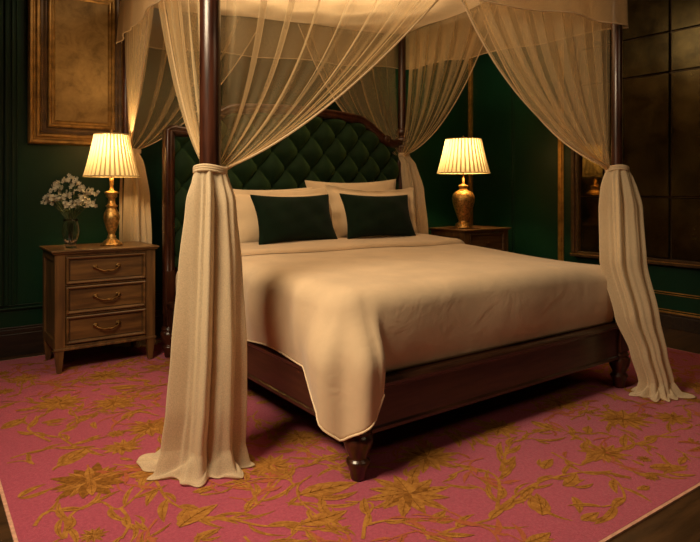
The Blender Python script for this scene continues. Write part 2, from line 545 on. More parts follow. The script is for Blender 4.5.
# mirrored panelling on the right wall
mir = empty('mirrored_panelling', (XR, 1.9, 0.56))
tag(mir, 'wall of dark antiqued mirror panes reflecting the lamps, right of the bed', 'mirror')
ys = [3.40, 3.136, 2.555, 1.71, 0.86, 0.02]
zs = [0.575, 1.09, 2.13, 2.465, 2.99]
fr = MB()
y_hi, y_lo = 3.475, -0.05
fr.box(-0.055, 3.40 - 1.9, 0.0, 0, y_hi - 1.9, ZC - 0.56)
fr.box(-0.068, 3.43 - 1.9, 0.0, 0, y_hi - 1.9 - 0.02, ZC - 0.56)
fr.box(-0.055, y_lo - 1.9, -0.02, 0, 3.40 - 1.9, 0.015)
fr.box(-0.068, y_lo - 1.9, -0.035, 0, y_hi - 1.9, -0.012)
fr.build('frame', M['frame_dark'], mir, bevel=0.005)
fr = MB().box(-0.071, y_lo - 1.9, -0.012, 0, y_hi - 1.9, -0.006).box(-0.05, 3.398 - 1.9, 0.02, 0, 3.404 - 1.9, ZC - 0.56)
fr.build('gilt_fillet', M['gold_trim'], mir)
bk = MB().box(-0.006, y_lo - 1.9, 0.0, 0, 3.40 - 1.9, ZC - 0.56)
bk.build('backing', M['frame_dark'], mir)
for i in range(5):
    for j in range(4):
        g = 0.004
        y1 = ys[i] - 1.9 - g; y0 = ys[i + 1] - 1.9 + g; z0 = zs[j] - 0.56 + g; z1 = zs[j + 1] - 0.56 - g
        tilt = (0.032, 0.010, 0.004, 0.004, 0.004)[i]
        vs = [(-0.018 - tilt, y0, z0), (-0.018 + tilt * 0, y1, z0), (-0.018, y1, z1), (-0.018 - tilt, y0, z1)]
        bv = 0.006
        vs2 = [(-0.014 - tilt * 0.9, y0 - 0.0, z0), (-0.008, y1, z0), (-0.008, y1, z1), (-0.014 - tilt * 0.9, y0, z1)]
        vs = [(a[0] - 0.004, a[1] + (bv if k in (0, 3) else -bv), a[2] + (bv if k < 2 else -bv)) for k, a in enumerate(vs)]
        p = MB().add(vs + vs2, [(0, 3, 2, 1), (0, 1, 5, 4), (1, 2, 6, 5), (2, 3, 7, 6), (3, 0, 4, 7), (4, 5, 6, 7)])
        p.build('mirror_pane', M['mirror_clear'] if i == 0 else M['mirror'], mir)


# ------------------------------------------------------------------ rug
def rug():
    rnd = random.Random(7)
    X0, X1, Y0, Y1, T = 0.262, 4.44, 1.124, 4.66, 0.009
    b = MB()
    b.box(X0 + 0.012, Y0 + 0.012, 0.0005, X1 - 0.012, Y1 - 0.012, T, 0)
    # pale bound edge
    for (a0, b0, a1, b1) in ((X0, Y0, X1, Y0 + 0.012), (X0, Y1 - 0.012, X1, Y1), (X0, Y0 + 0.012, X0 + 0.012, Y1 - 0.012), (X1 - 0.012, Y0 + 0.012, X1, Y1 - 0.012)):
        b.box(a0, b0, 0.0005, a1, b1, T - 0.001, 4)
    cnt = [0]

    def zz():
        cnt[0] += 1
        return T + 0.0004 + ((cnt[0] * 0.61803399) % 1.0) * 0.0018

    def inside(x, y, m=0.05):
        return X0 + m < x < X1 - m and Y0 + m < y < Y1 - m

    def poly(pts, mi, z=None):
        if not all(inside(p[0], p[1], 0.03) for p in pts): return
        z = z or zz()
        n = len(pts)
        cx = sum(p[0] for p in pts) / n; cy = sum(p[1] for p in pts) / n
        vs = [(cx, cy, z)] + [(p[0], p[1], z) for p in pts]
        b.add(vs, [(0, i + 1, (i + 1) % n + 1) for i in range(n)], mi)

    def leaf(x, y, a, L, W, mi=1, bend=0.25, rib=True, jag=0.0):
        n = 12
        up, lo, md = [], [], []
        for i in range(n + 1):
            t = i / n
            ang = a + bend * (t - 0.5) * 2
            cx = x + math.cos(a + bend * t) * L * t; cy = y + math.sin(a + bend * t) * L * t
            wv = W * (abs(math.sin(PI * t ** 0.75)) ** 0.9) * (1 + jag * (0.5 if i % 2 else -0.5))
            up.append((cx - math.sin(ang) * wv, cy + math.cos(ang) * wv))
            lo.append((cx + math.sin(ang) * wv, cy - math.cos(ang) * wv))
            md.append((cx, cy))
        z = zz()
        if not all(inside(p[0], p[1], 0.03) for p in up + lo): return
        vs = [(p[0], p[1], z) for p in up] + [(p[0], p[1], z) for p in lo]
        b.add(vs, [(i, i + n + 1, i + n + 2, i + 1) for i in range(n)], mi)
        if rib:
            z = z + 0.00035 + ((cnt[0] * 0.414213) % 1.0) * 0.0002
            wr = max(0.0010, W * 0.07)
            vs = []
            for i, p in enumerate(md[:-1]):
                ang = a + bend * (i / n - 0.5) * 2
                vs += [(p[0] - math.sin(ang) * wr, p[1] + math.cos(ang) * wr, z), (p[0] + math.sin(ang) * wr, p[1] - math.cos(ang) * wr, z)]
            b.add(vs, [(2 * i, 2 * i + 1, 2 * i + 3, 2 * i + 2) for i in range(n - 1)], 2)
            for i in range(2, n - 2, 2):
                for sgn in (-1, 1):
                    p = md[i]; q = (up if sgn > 0 else lo)[min(n, i + 2)]
                    q = (lerp(p[0], q[0], 0.8), lerp(p[1], q[1], 0.8))
                    dx, dy = q[0] - p[0], q[1] - p[1]; l = math.hypot(dx, dy) or 1
                    nx, ny = -dy / l * wr * 0.6, dx / l * wr * 0.6
                    b.add([(p[0] - nx, p[1] - ny, z), (p[0] + nx, p[1] + ny, z), (q[0], q[1], z)], [(0, 1, 2)], 2)

    def catmull(P, k=8):
        out = []
        P = [P[0]] + list(P) + [P[-1]]
        for i in range(1, len(P) - 2):
            for j in range(k):
                t = j / k
                f = lambda c: 0.5 * (2 * P[i][c] + (P[i + 1][c] - P[i - 1][c]) * t + (2 * P[i - 1][c] - 5 * P[i][c] + 4 * P[i + 1][c] - P[i + 2][c]) * t * t + (-P[i - 1][c] + 3 * P[i][c] - 3 * P[i + 1][c] + P[i + 2][c]) * t ** 3)
                out.append((f(0), f(1)))
        out.append(tuple(P[-1]))
        return out

    def vine(P, w=0.0068, mi=1, leaves=True, ls=1.0, gap=0.058):
        pts = catmull(P)
        z = zz()
        vs = []
        n = len(pts)
        for i, p in enumerate(pts):
            q0 = pts[max(i - 1, 0)]; q1 = pts[min(i + 1, n - 1)]
            dx, dy = q1[0] - q0[0], q1[1] - q0[1]; l = math.hypot(dx, dy) or 1
            ww = w * (1.0 - 0.35 * i / n)
            vs += [(p[0] - dy / l * ww, p[1] + dx / l * ww, z), (p[0] + dy / l * ww, p[1] - dx / l * ww, z)]
        for i in range(n - 1):
            if inside(*pts[i]) and inside(*pts[i + 1]):
                b.add([vs[2 * i], vs[2 * i + 1], vs[2 * i + 3], vs[2 * i + 2]], [(0, 1, 2, 3)], mi)
        acc = 0; side = 1
        for i in range(1, n):
            d = math.hypot(pts[i][0] - pts[i - 1][0], pts[i][1] - pts[i - 1][1]); acc += d
            if leaves and acc > gap * rnd.uniform(0.7, 1.3):
                acc = 0; side = -side
                a = math.atan2(pts[i][1] - pts[i - 1][1], pts[i][0] - pts[i - 1][0])
                leaf(pts[i][0], pts[i][1], a + side * rnd.uniform(0.5, 0.95), ls * rnd.uniform(0.09, 0.18), ls * rnd.uniform(0.009, 0.019), mi,
                     bend=-side * rnd.uniform(0.2, 0.8), rib=(mi == 1))

    def flower(x, y, r, kind):
        a0 = rnd.uniform(0, 6)
        if kind == 2:       # bud or broad leaf
            a = rnd.uniform(-0.6, 0.9)
            leaf(x - r * math.cos(a), y - r * math.sin(a), a, 2 * r, r * 0.42, 1, bend=rnd.uniform(-0.4, 0.4), jag=0.08)
            leaf(x - r * 0.6, y - r * 0.3, a + 0.8, r * 1.3, r * 0.22, 1, bend=-0.6)
            leaf(x - r * 0.6, y - r * 0.3, a - 0.8, r * 1.3, r * 0.2, 1, bend=0.6)
            return
        n = 12 if kind == 0 else 10
        for k in range(n):
            a = a0 + 2 * PI * k / n
            leaf(x + 0.1 * r * math.cos(a), y + 0.1 * r * math.sin(a), a, r * (0.95 if k % 2 else 0.8), r * (0.155 if kind == 0 else 0.165), 2 if kind == 1 else 1, bend=0.1, jag=0.12, rib=True)
        if kind == 1:
            for k in range(n):
                a = a0 + 2 * PI * (k + 0.5) / n
                leaf(x + 0.08 * r * math.cos(a), y + 0.08 * r * math.sin(a), a, r * 0.75, r * 0.12, 1, bend=0.0, rib=True)
        if kind == 0:
            for k in range(9):
                a = a0 + 2 * PI * (k + 0.4) / 9
                leaf(x, y, a, r * 0.62, r * 0.085, 2 if k % 3 else 1, bend=0.15, rib=False)
        for k in range(7):
            a = a0 + 2 * PI * k / 7
            leaf(x, y, a, r * 0.38, r * 0.10, 2 if kind != 1 else 1, bend=0.2, rib=(kind == 1))

    for v in VINES: vine(v)
    for (x, y, r, k) in FLOWERS: flower(x, y, r, k)
    # the rest of the field: looser sprays between the large motifs
    used = [(x, y, r + 0.02) for (x, y, r, k) in FLOWERS]
    for v in VINES:
        for p in catmull(v, 3): used.append((p[0], p[1], 0.060))
    for i in range(5000):
        x = rnd.uniform(X0 + 0.13, X1 - 0.13); y = rnd.uniform(Y0 + 0.11, Y1 - 0.1)
        R = rnd.choice((0.035, 0.05, 0.06, 0.09))
        if any((x - q[0]) ** 2 + (y - q[1]) ** 2 < (R * 0.9 + q[2] * 0.62) ** 2 for q in used): continue
        used.append((x, y, R))
        k = rnd.random()
        a = rnd.uniform(0, 6.28)
        if k < 0.4:
            leaf(x, y, a, R * 2.0, R * 0.33, 1 if rnd.random() < 0.7 else 3, bend=rnd.uniform(-0.9, 0.9))
        elif k < 0.8:
            s_ = rnd.uniform(0.8, 1.3)
            P = [(x, y)]
            for q in range(5):
                a += rnd.uniform(0.1, 0.9)
                P.append((P[-1][0] + math.cos(a) * 0.07 * s_, P[-1][1] + math.sin(a) * 0.07 * s_))
            vine(P, 0.005, 1 if rnd.random() < 0.6 else 3, ls=0.7, gap=0.05)
        else:
            flower(x, y, R, rnd.choice((0, 2, 2)))
    o = b.build('floral_rug', rug_mats())
    tag(o, 'large pink wool rug with gold flowers and vines, lying under the bed', 'rug')


rug()

# ------------------------------------------------------------------ framed picture on the back wall
def picture():
    x0, x1, z0, z1 = 0.643, 1.36, 1.475, 2.72
    t = empty('framed_picture', ((x0 + x1) / 2, YB, z0))
    tag(t, 'wide gilt picture frame around a blank brown parchment, hung above the left nightstand', 'picture')
    ox, oz = (x0 + x1) / 2, z0
    cs = [(x0 - ox, 0, z0 - oz), (x1 - ox, 0, z0 - oz), (x1 - ox, 0, z1 - oz), (x0 - ox, 0, z1 - oz)]
    nn = [(1, 0, 1), (-1, 0, 1), (-1, 0, -1), (1, 0, -1)]

    def ring(name, prof, m):
        MB().sweep(cs, nn, [(a * 1.3, b) for a, b in prof], closed=True).build(name, m, t, bevel=0.002)
    ring('outer_moulding', [(0, -0.002), (0, -0.040), (0.010, -0.052), (0.022, -0.050), (0.030, -0.036), (0.036, -0.036), (0.044, -0.044), (0.056, -0.042), (0.062, -0.030), (0.062, -0.002)], M['gilt_frame'])
    ring('dark_band', [(0.0625, -0.002), (0.0625, -0.030), (0.076, -0.024), (0.088, -0.026), (0.098, -0.020), (0.098, -0.002)], M['frame_dark'])
    ring('inner_moulding', [(0.0985, -0.002), (0.0985, -0.026), (0.106, -0.032), (0.114, -0.030), (0.120, -0.020), (0.128, -0.022), (0.136, -0.014), (0.140, -0.002)], M['gilt_frame'])
    MB().box(x0 - ox + 0.178, -0.012, 0.178, x1 - ox - 0.178, -0.002, z1 - z0 - 0.178).build('parchment', M['parchment'], t)


picture()
# ------------------------------------------------------------------ four poster bed
FL = Vector((0.985, 2.36, 0)); FR = Vector((3.31, 1.965, 0)); BR = Vector((3.50, 4.10, 0)); BL = Vector((1.27, 4.62, 0))
ZR, ZV = 2.52, 2.20
HY = 4.10
HX0, HX1 = 1.38, 3.53

bed = empty('four_poster_bed', (2.35, 3.0, 0))
tag(bed, 'dark mahogany four poster bed with tufted green velvet headboard, standing on the pink rug', 'bed')
BO = Vector((2.35, 3.0, 0))


def B(o):
    """hand an object modelled in room coordinates to the bed"""
    o.parent = bed
    o.location = o.location - BO
    return o


def post(p, r, z0, z1, extra=()):
    prof = [(r * 0.96, z0), (r * 1.0, z0 + 0.05), (r * 1.04, 1.0), (r, 1.6), (r * 0.92, z1 - 0.02), (r * 0.5, z1)]
    b = MB().lathe(prof, p.x, p.y, 28)
    for (z, rr, h) in extra:
        b.lathe([(r * 0.9, z - h), (rr * 0.85, z - h * 0.7), (rr, z - h * 0.2), (rr, z + h * 0.2), (rr * 0.85, z + h * 0.7), (r * 0.9, z + h)], p.x, p.y, 28)
    return b


B(post(FL, 0.043, 0.010, 2.56).build('post', M['walnut']))
B(post(FR, 0.031, 0.40, 2.56).build('post', M['walnut']))
B(post(BL, 0.027, 0.010, 2.56).build('post', M['walnut']))
B(post(BR, 0.036, 0.0, 2.56, ((1.66, 0.058, 0.035), (1.59, 0.062, 0.03), (1.53, 0.05, 0.02))).build('post', M['walnut']))
for a, c in ((FL, FR), (FR, BR), (BR, BL), (BL, FL)):
    B(MB().tube([(a.x, a.y, 2.545), (c.x, c.y, 2.545)], 0.014, 10).build('canopy_rail', M['walnut']))

# turned feet with blocks
LEG = [(0.026, 0.010), (0.030, 0.014), (0.034, 0.040), (0.043, 0.066), (0.049, 0.078), (0.048, 0.086), (0.037, 0.096), (0.038, 0.104),
       (0.052, 0.135), (0.060, 0.160), (0.060, 0.175), (0.050, 0.188), (0.046, 0.193), (0.053, 0.200), (0.053, 0.207), (0.046, 0.212), (0.046, 0.222)]
for (x, y) in ((1.425, 1.935), (3.315, 1.955)):
    o = MB().lathe(LEG, x, y, 32).box(x - 0.045, y - 0.038, 0.222, x + 0.045, y + 0.052, 0.395).build('bed_leg', M['walnut'], bevel=0.004)
    B(o)
B(MB().lathe([(a, z) for a, z in LEG], 1.415, 4.10, 24).box(1.385, 4.06, 0.222, 1.445, 4.14, 0.60).build('bed_leg', M['walnut'], bevel=0.004))


def rail(p0, p1, name, m):
    """board with a stepped cap between two points (outer face line)"""
    d = (Vector(p1) - Vector(p0)); L = d.length; d.normalize()
    n = Vector((-d.y, d.x, 0))
    if n.dot(Vector((2.35, 3.0, 0)) - Vector(p0)) < 0: n = -n
    prof = [(0.0, 0.185), (0.0, 0.200), (0.008, 0.206), (0.008, 0.350), (0.0, 0.358), (-0.010, 0.364), (-0.012, 0.378), (-0.004, 0.386), (0.006, 0.393), (0.045, 0.393), (0.045, 0.185)]
    b = MB().sweep([p0, p1], [n, n], prof, depth=Vector((0, 0, 1)))
    o = b.build(name, m, bevel=0.002)
    bm = bmesh.new(); bm.from_mesh(o.data); bmesh.ops.recalc_face_normals(bm, faces=bm.faces); bm.to_mesh(o.data); bm.free()
    return B(o)


rail((1.47, 1.905, 0), (3.27, 1.925, 0), 'foot_rail', M['walnut_x'])
rail((1.385, 1.98, 0), (1.395, 4.07, 0), 'side_rail', M['walnut_y'])
rail((3.345, 2.00, 0), (3.47, 4.08, 0), 'side_rail', M['walnut_y'])
B(MB().box(1.47, 1.96, 0.25, 3.30, 4.05, 0.345).build('slat_base', M['oak_dark']))


def head_z(x):
    u = abs((x - HX0) / (HX1 - HX0) - 0.5) * 2
    z = 1.805 - 0.025 * (u / 0.5) ** 2 if u < 0.5 else lerp(1.78, 1.585, sstep(0.5, 0.90, u))
    z += 0.012 * math.exp(-((u - 0.93) / 0.03) ** 2)
    return z


path, nrm = [], []
pts2 = [(HX0, 0.30), (HX0, 0.8), (HX0, 1.3), (HX0, 1.56)]
N_ = 60
for i in range(1, N_):
    x = lerp(HX0, HX1, i / N_); pts2.append((x, head_z(x)))
pts2 += [(HX1, 1.56), (HX1, 1.3), (HX1, 0.8), (HX1, 0.30)]
for i, p in enumerate(pts2):
    a = pts2[max(i - 1, 0)]; c = pts2[min(i + 1, len(pts2) - 1)]
    dx, dz = c[0] - a[0], c[1] - a[1]; l = math.hypot(dx, dz)
    path.append((p[0], HY, p[1])); nrm.append((dz / l, 0, -dx / l))
prof = [(0, 0.04), (0, -0.020), (0.010, -0.036), (0.022, -0.038), (0.030, -0.026), (0.038, -0.030), (0.050, -0.030), (0.058, -0.018), (0.068, -0.012), (0.074, 0.0), (0.074, 0.04)]
o = MB().sweep(path, nrm, prof, smooth=True).build('headboard_frame', M['walnut'])
B(o)
# carved scrolls on the shoulders
for x in (1.60, 3.31):
    s_ = MB()
    for k in range(3):
        a = [(x + 0.035 * (1 - q / 16 * 0.75) * math.cos(q * 0.75 + k), HY - 0.035, head_z(x) - 0.035 + 0.035 * (1 - q / 16 * 0.75) * math.sin(q * 0.75 + k)) for q in range(15)]
        if k == 0: s_.tube(a, [0.008 * (1 - q / 22) for q in range(15)], 7)
    B(s_.build('carved_scroll', M['walnut']))

# tufted panel
CXH = (HX0 + HX1) / 2


def tuft(x, z):
    a = (x - CXH) / 0.235 + (z - 1.18) / 0.27; b2 = (x - CXH) / 0.235 - (z - 1.18) / 0.27
    h = (abs(math.sin(PI * a)) * abs(math.sin(PI * b2))) ** 0.55
    # deep dimple at each button
    ra, rb = a - round(a), b2 - round(b2)
    d = math.hypot(ra, rb)
    return 0.060 * h - 0.016 * math.exp(-(d / 0.10) ** 2)


def panel_pt(u, v):
    x = lerp(HX0 + 0.06, HX1 - 0.06, u)
    zt = head_z(x) - 0.058
    z = lerp(0.62, zt, v)
    e = min(1.0, min(x - HX0 - 0.06, HX1 - 0.06 - x, zt - z + 0.0) / 0.03)
    return (x, HY + 0.020 - tuft(x, z) * max(0.0, e) ** 0.5, z)


panel = B(MB().grid(240, 130, panel_pt).build('tufted_panel', M['velvet'], solid=0.0))
B(MB().box(HX0 + 0.03, HY + 0.050, 0.40, HX1 - 0.03, HY + 0.065, 1.55).build('headboard_back', M['oak_dark']))
for i in range(-9, 10):
    for j in range(-9, 10):
        x = CXH + 0.235 * (i + j) / 2; z = 1.18 + 0.27 * (i - j) / 2
        if HX0 + 0.10 < x < HX1 - 0.10 and 0.98 < z < head_z(x) - 0.10:
            o = MB().ball((0, 0, 0), 0.013, 0.007, 0.013, 12, 8).build('button', M['button'], panel)
            o.location = (x, HY + 0.020 + 0.010, z)

# ------------------------------------------------------------------ mattress and bedding
MX0, MX1, MY0, MY1 = 1.405, 3.30, 1.99, 4.03


def rbox_pt(u, v, x0, x1, y0, y1, z0, z1, ex=0.16):
    a = 2 * PI * u - PI; ph = PI * v - PI / 2
    sp = lambda t, e: math.copysign(abs(t) ** e, t)
    cx, cy, cz = (x0 + x1) / 2, (y0 + y1) / 2, (z0 + z1) / 2
    return (cx + (x1 - x0) / 2 * sp(math.cos(a), ex) * sp(math.cos(ph), 0.35), cy + (y1 - y0) / 2 * sp(math.sin(a), ex) * sp(math.cos(ph), 0.35), cz + (z1 - z0) / 2 * sp(math.sin(ph), 0.55))


o = MB().grid(160, 40, lambda u, v: rbox_pt(u, v, MX0 - 0.03, MX1 + 0.03, MY0 + 0.03, MY1, 0.348, 0.715), closed_u=True).build('mattress', M['sheet'])
tag(o, 'thick mattress under a cream fitted sheet, showing at the left of the pillows', 'mattress')

# duvet: top sheet plus skirt, swept along a U path round the sides and the foot
DX0, DX1, DY0, DYH = 1.455, 3.235, 2.030, 3.62
RR, ZT = 0.085, 0.765


def upath():
    """(x, y, nx, ny, q_from_front_left_corner, side) samples"""
    P = []
    n1 = 70
    for i in range(n1 + 1):
        y = lerp(DYH, DY0, i / n1)
        P.append((DX0, y, -1, 0, y - DY0, 'L'))
    for i in range(1, 14):
        a = PI + (PI / 2) * i / 14
        P.append((DX0, DY0, math.cos(a), math.sin(a), 0.0, 'C'))
    n2 = 90
    for i in range(n2 + 1):
        x = lerp(DX0, DX1, i / n2)
        P.append((x, DY0, 0, -1, x - DX0, 'F'))
    for i in range(1, 10):
        a = -PI / 2 + (PI / 2) * i / 10
        P.append((DX1, DY0, math.cos(a), math.sin(a), 9, 'D'))
    for i in range(n1 + 1):
        y = lerp(DY0, DYH, i / n1)
        P.append((DX1, y, 1, 0, 9, 'R'))
    return P


UP = upath()


def top_z(x, y):
    z = ZT
    z += 0.010 * math.sin(x * 2.1 + 0.8) * math.sin(y * 1.7) + 0.004 * math.sin(x * 7 + y * 5)
    z -= 0.030 * sstep(2.9, 2.05, y) * 0.6
    z -= 0.035 * sstep(2.75, 3.27, x) * sstep(3.2, 2.1, y)
    return z


def duvet_pt(i, t):
    """t: 0 hem .. 0.5 edge of top .. 1 spine"""
    x, y, nx, ny, q, side = UP[i]
    if t >= 0.5:
        k = (t - 0.5) * 2
        tx = (DX0 + DX1) / 2; ty = max(y, DY0 + 0.85)
        px, py = lerp(x, tx, k), lerp(y, ty, k)
        return (px, py, top_z(px, py))
    e = 1 - t * 2            # 0 at the edge .. 1 at the hem
    zt = top_z(x, y)
    drop = zt - 0.396
    fl = 0.0
    if side == 'C':
        aa = (math.atan2(-ny, -nx)) / (PI / 2)
        fl = 0.62 + 0.38 * (1 - abs(aa - 0.45) / 0.55) if aa > 0.45 else lerp(0.60, 1.0, max(0, aa) / 0.45)
    elif side == 'L': fl = 0.60 * max(0.0, 1 - q / 0.22)
    elif side == 'F': fl = 0.62 * max(0.0, 1 - q / 0.065)
    if side == 'L':
        drop += 0.012 * math.sin(q * 9)
    bulge = 0.012 + 0.010 * math.sin(q * 11 + 1) + 0.006 * math.sin(q * 31)
    if side in ('F', 'D'): bulge = 0.018 + 0.006 * math.sin(q * 8)
    if side == 'L': bulge += 0.012
    drop2 = drop + 0.225 * fl
    s_len = RR * PI / 2 + (drop2 - RR)
    s1 = e * s_len
    if s1 < RR * PI / 2:
        a = s1 / RR
        off = RR * math.sin(a); z = zt - RR * (1 - math.cos(a))
    else:
        off = RR; z = zt - RR - (s1 - RR * PI / 2)
    dd = (zt - z)
    w1 = sstep(0.05, 0.30, dd)
    off += bulge * math.sin(PI * min(1, e)) * (1 - fl) * 1.2
    if side in ('F',):
        off += 0.085 * w1 * sstep(0.0, 0.14, fl) - (0.004 * sstep(0.75, 1.0, e)) * (1 - sstep(0.0, 0.14, fl))
    elif side == 'C':
        a = math.atan2(-ny, -nx)
        off += w1 * (0.075 + 0.010 * max(0.0, -ny) + 0.020 * math.sin(a * 6) * min(1, dd / 0.3))
    elif side == 'L':
        off += w1 * (0.12 * fl + 0.006)
    elif side in ('D', 'R'):
        off -= 0.030 * sstep(0.6, 1.0, e)
    return (x + nx * off, y + ny * off, z)


NT = 56
nU = len(UP)
dv = MB()
ts = [j / NT for j in range(NT + 1)]
vs = [duvet_pt(i, t) for t in ts for i in range(nU)]
fs = []
for j in range(NT):
    for i in range(nU - 1):
        a = j * nU + i
        fs.append((a, a + 1, a + nU + 1, a + nU))
dv.add(vs, fs, 0, True)
duvet = dv.build('duvet', M['duvet'], solid=0.012)
tag(duvet, 'smooth beige duvet covering the bed, its corner hanging over the nearest leg', 'duvet')
bm = bmesh.new(); bm.from_mesh(duvet.data); bmesh.ops.remove_doubles(bm, verts=bm.verts, dist=0.0004); bmesh.ops.recalc_face_normals(bm, faces=bm.faces)
bm.to_mesh(duvet.data); bm.free()
if duvet.data.polygons[len(duvet.data.polygons) // 2].normal.z < 0: duvet.data.flip_normals()
for p in duvet.data.polygons: p.use_smooth = True
# stitched hem
hem = [duvet_pt(i, 0.004) for i in range(4, 71 + 14 + 5)]
MB().tube([(p[0], p[1], p[2]) for p in hem], 0.0045, 6).build('hem_piping', M['piping'], duvet)

# folded-back top band of the duvet
def band_pt(u, v):
    # u: front edge (0) to head edge (1); v across the bed from left hem to right hem
    y = lerp(3.13, 3.60, u)
    th = 0.030 * math.sqrt(max(0, 1 - (1 - min(1, u / 0.07)) ** 2)) + 0.003
    th += 0.010 * sstep(0.2, 0.9, u)
    s1 = lerp(-0.36, 0.30 + (DX1 - DX0), v)
    s1w = s1
    zt = top_z(min(max(DX0 + s1, DX0), DX1), y)
    if s1 < 0:
        e = -s1
        if e < RR * PI / 2:
            a = e / RR; x = DX0 - (RR + th) * math.sin(a); z = zt - RR + (RR + th) * math.cos(a)
        else:
            x = DX0 - RR - th - 0.012; z = zt - RR - (e - RR * PI / 2)
    elif s1 > DX1 - DX0:
        e = s1 - (DX1 - DX0)
        if e < RR * PI / 2:
            a = e / RR; x = DX1 + (RR + th) * math.sin(a); z = zt - RR + (RR + th) * math.cos(a)
        else:
            x = DX1 + RR + th; z = zt - RR - (e - RR * PI / 2)
    else:
        x = DX0 + s1; z = zt + th
    y += 0.015 * math.sin(v * 9) + 0.02 * math.sin(v * 3.1) - 0.09 * sstep(0.16, 0.0, v)
    return (x, y, z)


us = [0, 0.004, 0.012, 0.025, 0.045, 0.07, 0.1, 0.2, 0.35, 0.5, 0.65, 0.8, 0.9, 1.0]
bd = MB().grid(len(us) - 1, 110, lambda u, v: band_pt(us[round(u * (len(us) - 1))], v), flip=True)
bd.build('folded_band', M['band'], duvet, solid=0.0)


# pillows
def pillow(name, w_, h, th, mat, loc, lean, yaw, label, cat, flange=0.0, seed=1, sag=0.0, group=None, welt=None, roll=0.0):
    rnd = random.Random(seed)
    ph = [rnd.uniform(0, 6) for _ in range(8)]

    def P(x, z, sgn):
        f = 1 + flange
        inx = min(1.0, abs(x) / (1 - flange)) if flange else abs(x)
        inz = min(1.0, abs(z) / (1 - flange * w_ / h)) if flange else abs(z)
        t = max(0.0, (1 - inx ** 2.4)) ** 0.55 * max(0.0, (1 - inz ** 2.4)) ** 0.55
        t2 = th / 2 * t + 0.0035
        t2 *= 1 + 0.10 * math.sin(x * 3 + ph[0]) * math.sin(z * 2.4 + ph[1])
        pinch = 0.085
        X = x * w_ / 2 * (1 - pinch * (1 - z * z) * abs(x) ** 1.5 * 1.0)
        Z = z * h / 2 * (1 - pinch * 1.3 * (1 - x * x) * abs(z) ** 1.5)
        edge = max(abs(x), abs(z))
        wr = 0.003 * math.sin(x * 8 + z * 4 + ph[2]) * t + 0.002 * math.sin(x * 5 - z * 9 + ph[3]) * t
        Y = sgn * t2 + wr
        if flange: Y += 0.005 * math.sin(x * 14 + ph[4]) * (edge ** 6) + 0.005 * math.sin(z * 12 + ph[5]) * (edge ** 6)
        Z -= sag * (1 - x * x) * (0.5 + z / 2)
        return (X, Y, Z + h / 2)
    b = MB()
    n = 44
    sp = lambda t: math.sin((t - 0.5) * PI) * 0.35 + (t * 2 - 1) * 0.65
    b.grid(n, n, lambda u, v: P(sp(u), sp(v), -1))
    b.grid(n, n, lambda u, v: P(sp(u), sp(v), 1), flip=True)
    o = b.build(name, mat)
    bm = bmesh.new(); bm.from_mesh(o.data); bmesh.ops.remove_doubles(bm, verts=bm.verts, dist=0.00005); bm.to_mesh(o.data); bm.free()
    o.location = loc
    o.rotation_euler = (-lean, roll, yaw)
    tag(o, label, cat, group)
    if welt is not None:
        ring = []
        for k in range(4):
            for i in range(24):
                t = i / 24 * 2 - 1
                x, z = ((t, -1), (1, t), (-t, 1), (-1, -t))[k]
                p0 = P(x, z, -1); p1 = P(x, z, 1)
                ring.append(((p0[0]), (p0[1] + p1[1]) / 2, p0[2]))
        ring.append(ring[0]); ring.append(ring[1])
        MB().tube(ring, 0.005, 6, cap=False).build('piping', welt, o)
    return o


PZ = 0.715
pillow('bed_pillow', 0.90, 0.45, 0.13, M['linen'], (2.02, 3.86, PZ + 0.01), 0.16, 0.0, 'plain cream pillow at the back left, against the headboard', 'pillow', seed=3, welt=M['piping'])
pillow('bed_pillow', 0.88, 0.51, 0.13, M['linen'], (2.86, 3.87, PZ + 0.01), 0.15, -0.02, 'plain cream pillow at the back right, tallest against the headboard', 'pillow', seed=5, welt=M['piping'], roll=-0.02)
pillow('pillow_sham', 0.86, 0.45, 0.15, M['linen'], (2.08, 3.67, PZ + 0.02), 0.26, 0.03, 'cream flanged pillow directly behind the left green cushion', 'pillow', flange=0.09, seed=8, sag=0.015, welt=M['piping'])
pillow('pillow_sham', 0.84, 0.46, 0.15, M['linen'], (2.89, 3.66, PZ + 0.02), 0.26, -0.03, 'cream flanged pillow directly behind the right green cushion', 'pillow', flange=0.09, seed=11, sag=0.015, welt=M['piping'], roll=0.03)
pillow('velvet_cushion', 0.62, 0.33, 0.12, M['velvet_dark'], (2.07, 3.455, 0.805), 0.34, 0.05, 'dark green velvet lumbar cushion on the left side of the bed', 'cushion', seed=14, welt=M['velvet_dark'], roll=0.0)
pillow('velvet_cushion', 0.62, 0.33, 0.12, M['velvet_dark'], (2.77, 3.455, 0.805), 0.34, -0.03, 'dark green velvet lumbar cushion on the right side of the bed', 'cushion', seed=17, welt=M['velvet_dark'], roll=0.02)


# ------------------------------------------------------------------ canopy cloth and curtains
def bil(u, v):
    a = FL.lerp(FR, u); c = BL.lerp(BR, u)
    return a.lerp(c, v)


cov = empty('canopy_cover', ((FL.x + FR.x) / 2, 3.2, ZR))
tag(cov, 'sheer cream voile canopy with hanging valance stretched over the bed posts', 'canopy')
CO = Vector(cov.location)


def roof_pt(u, v):
    p = bil(u, v)
    sag = 0.05 * math.sin(PI * u) * math.sin(PI * v)
    rip = 0.012 * math.sin(u * 40 + 3 * math.sin(v * 7)) * math.sin(PI * v) + 0.010 * math.sin(v * 34 + 2 * math.sin(u * 9)) * math.sin(PI * u)
    return (p.x - CO.x, p.y - CO.y, ZR - sag + rip - CO.z + 0.012 * 0)


MB().grid(120, 120, roof_pt).build('roof_cloth', M['roof_cloth'], cov)


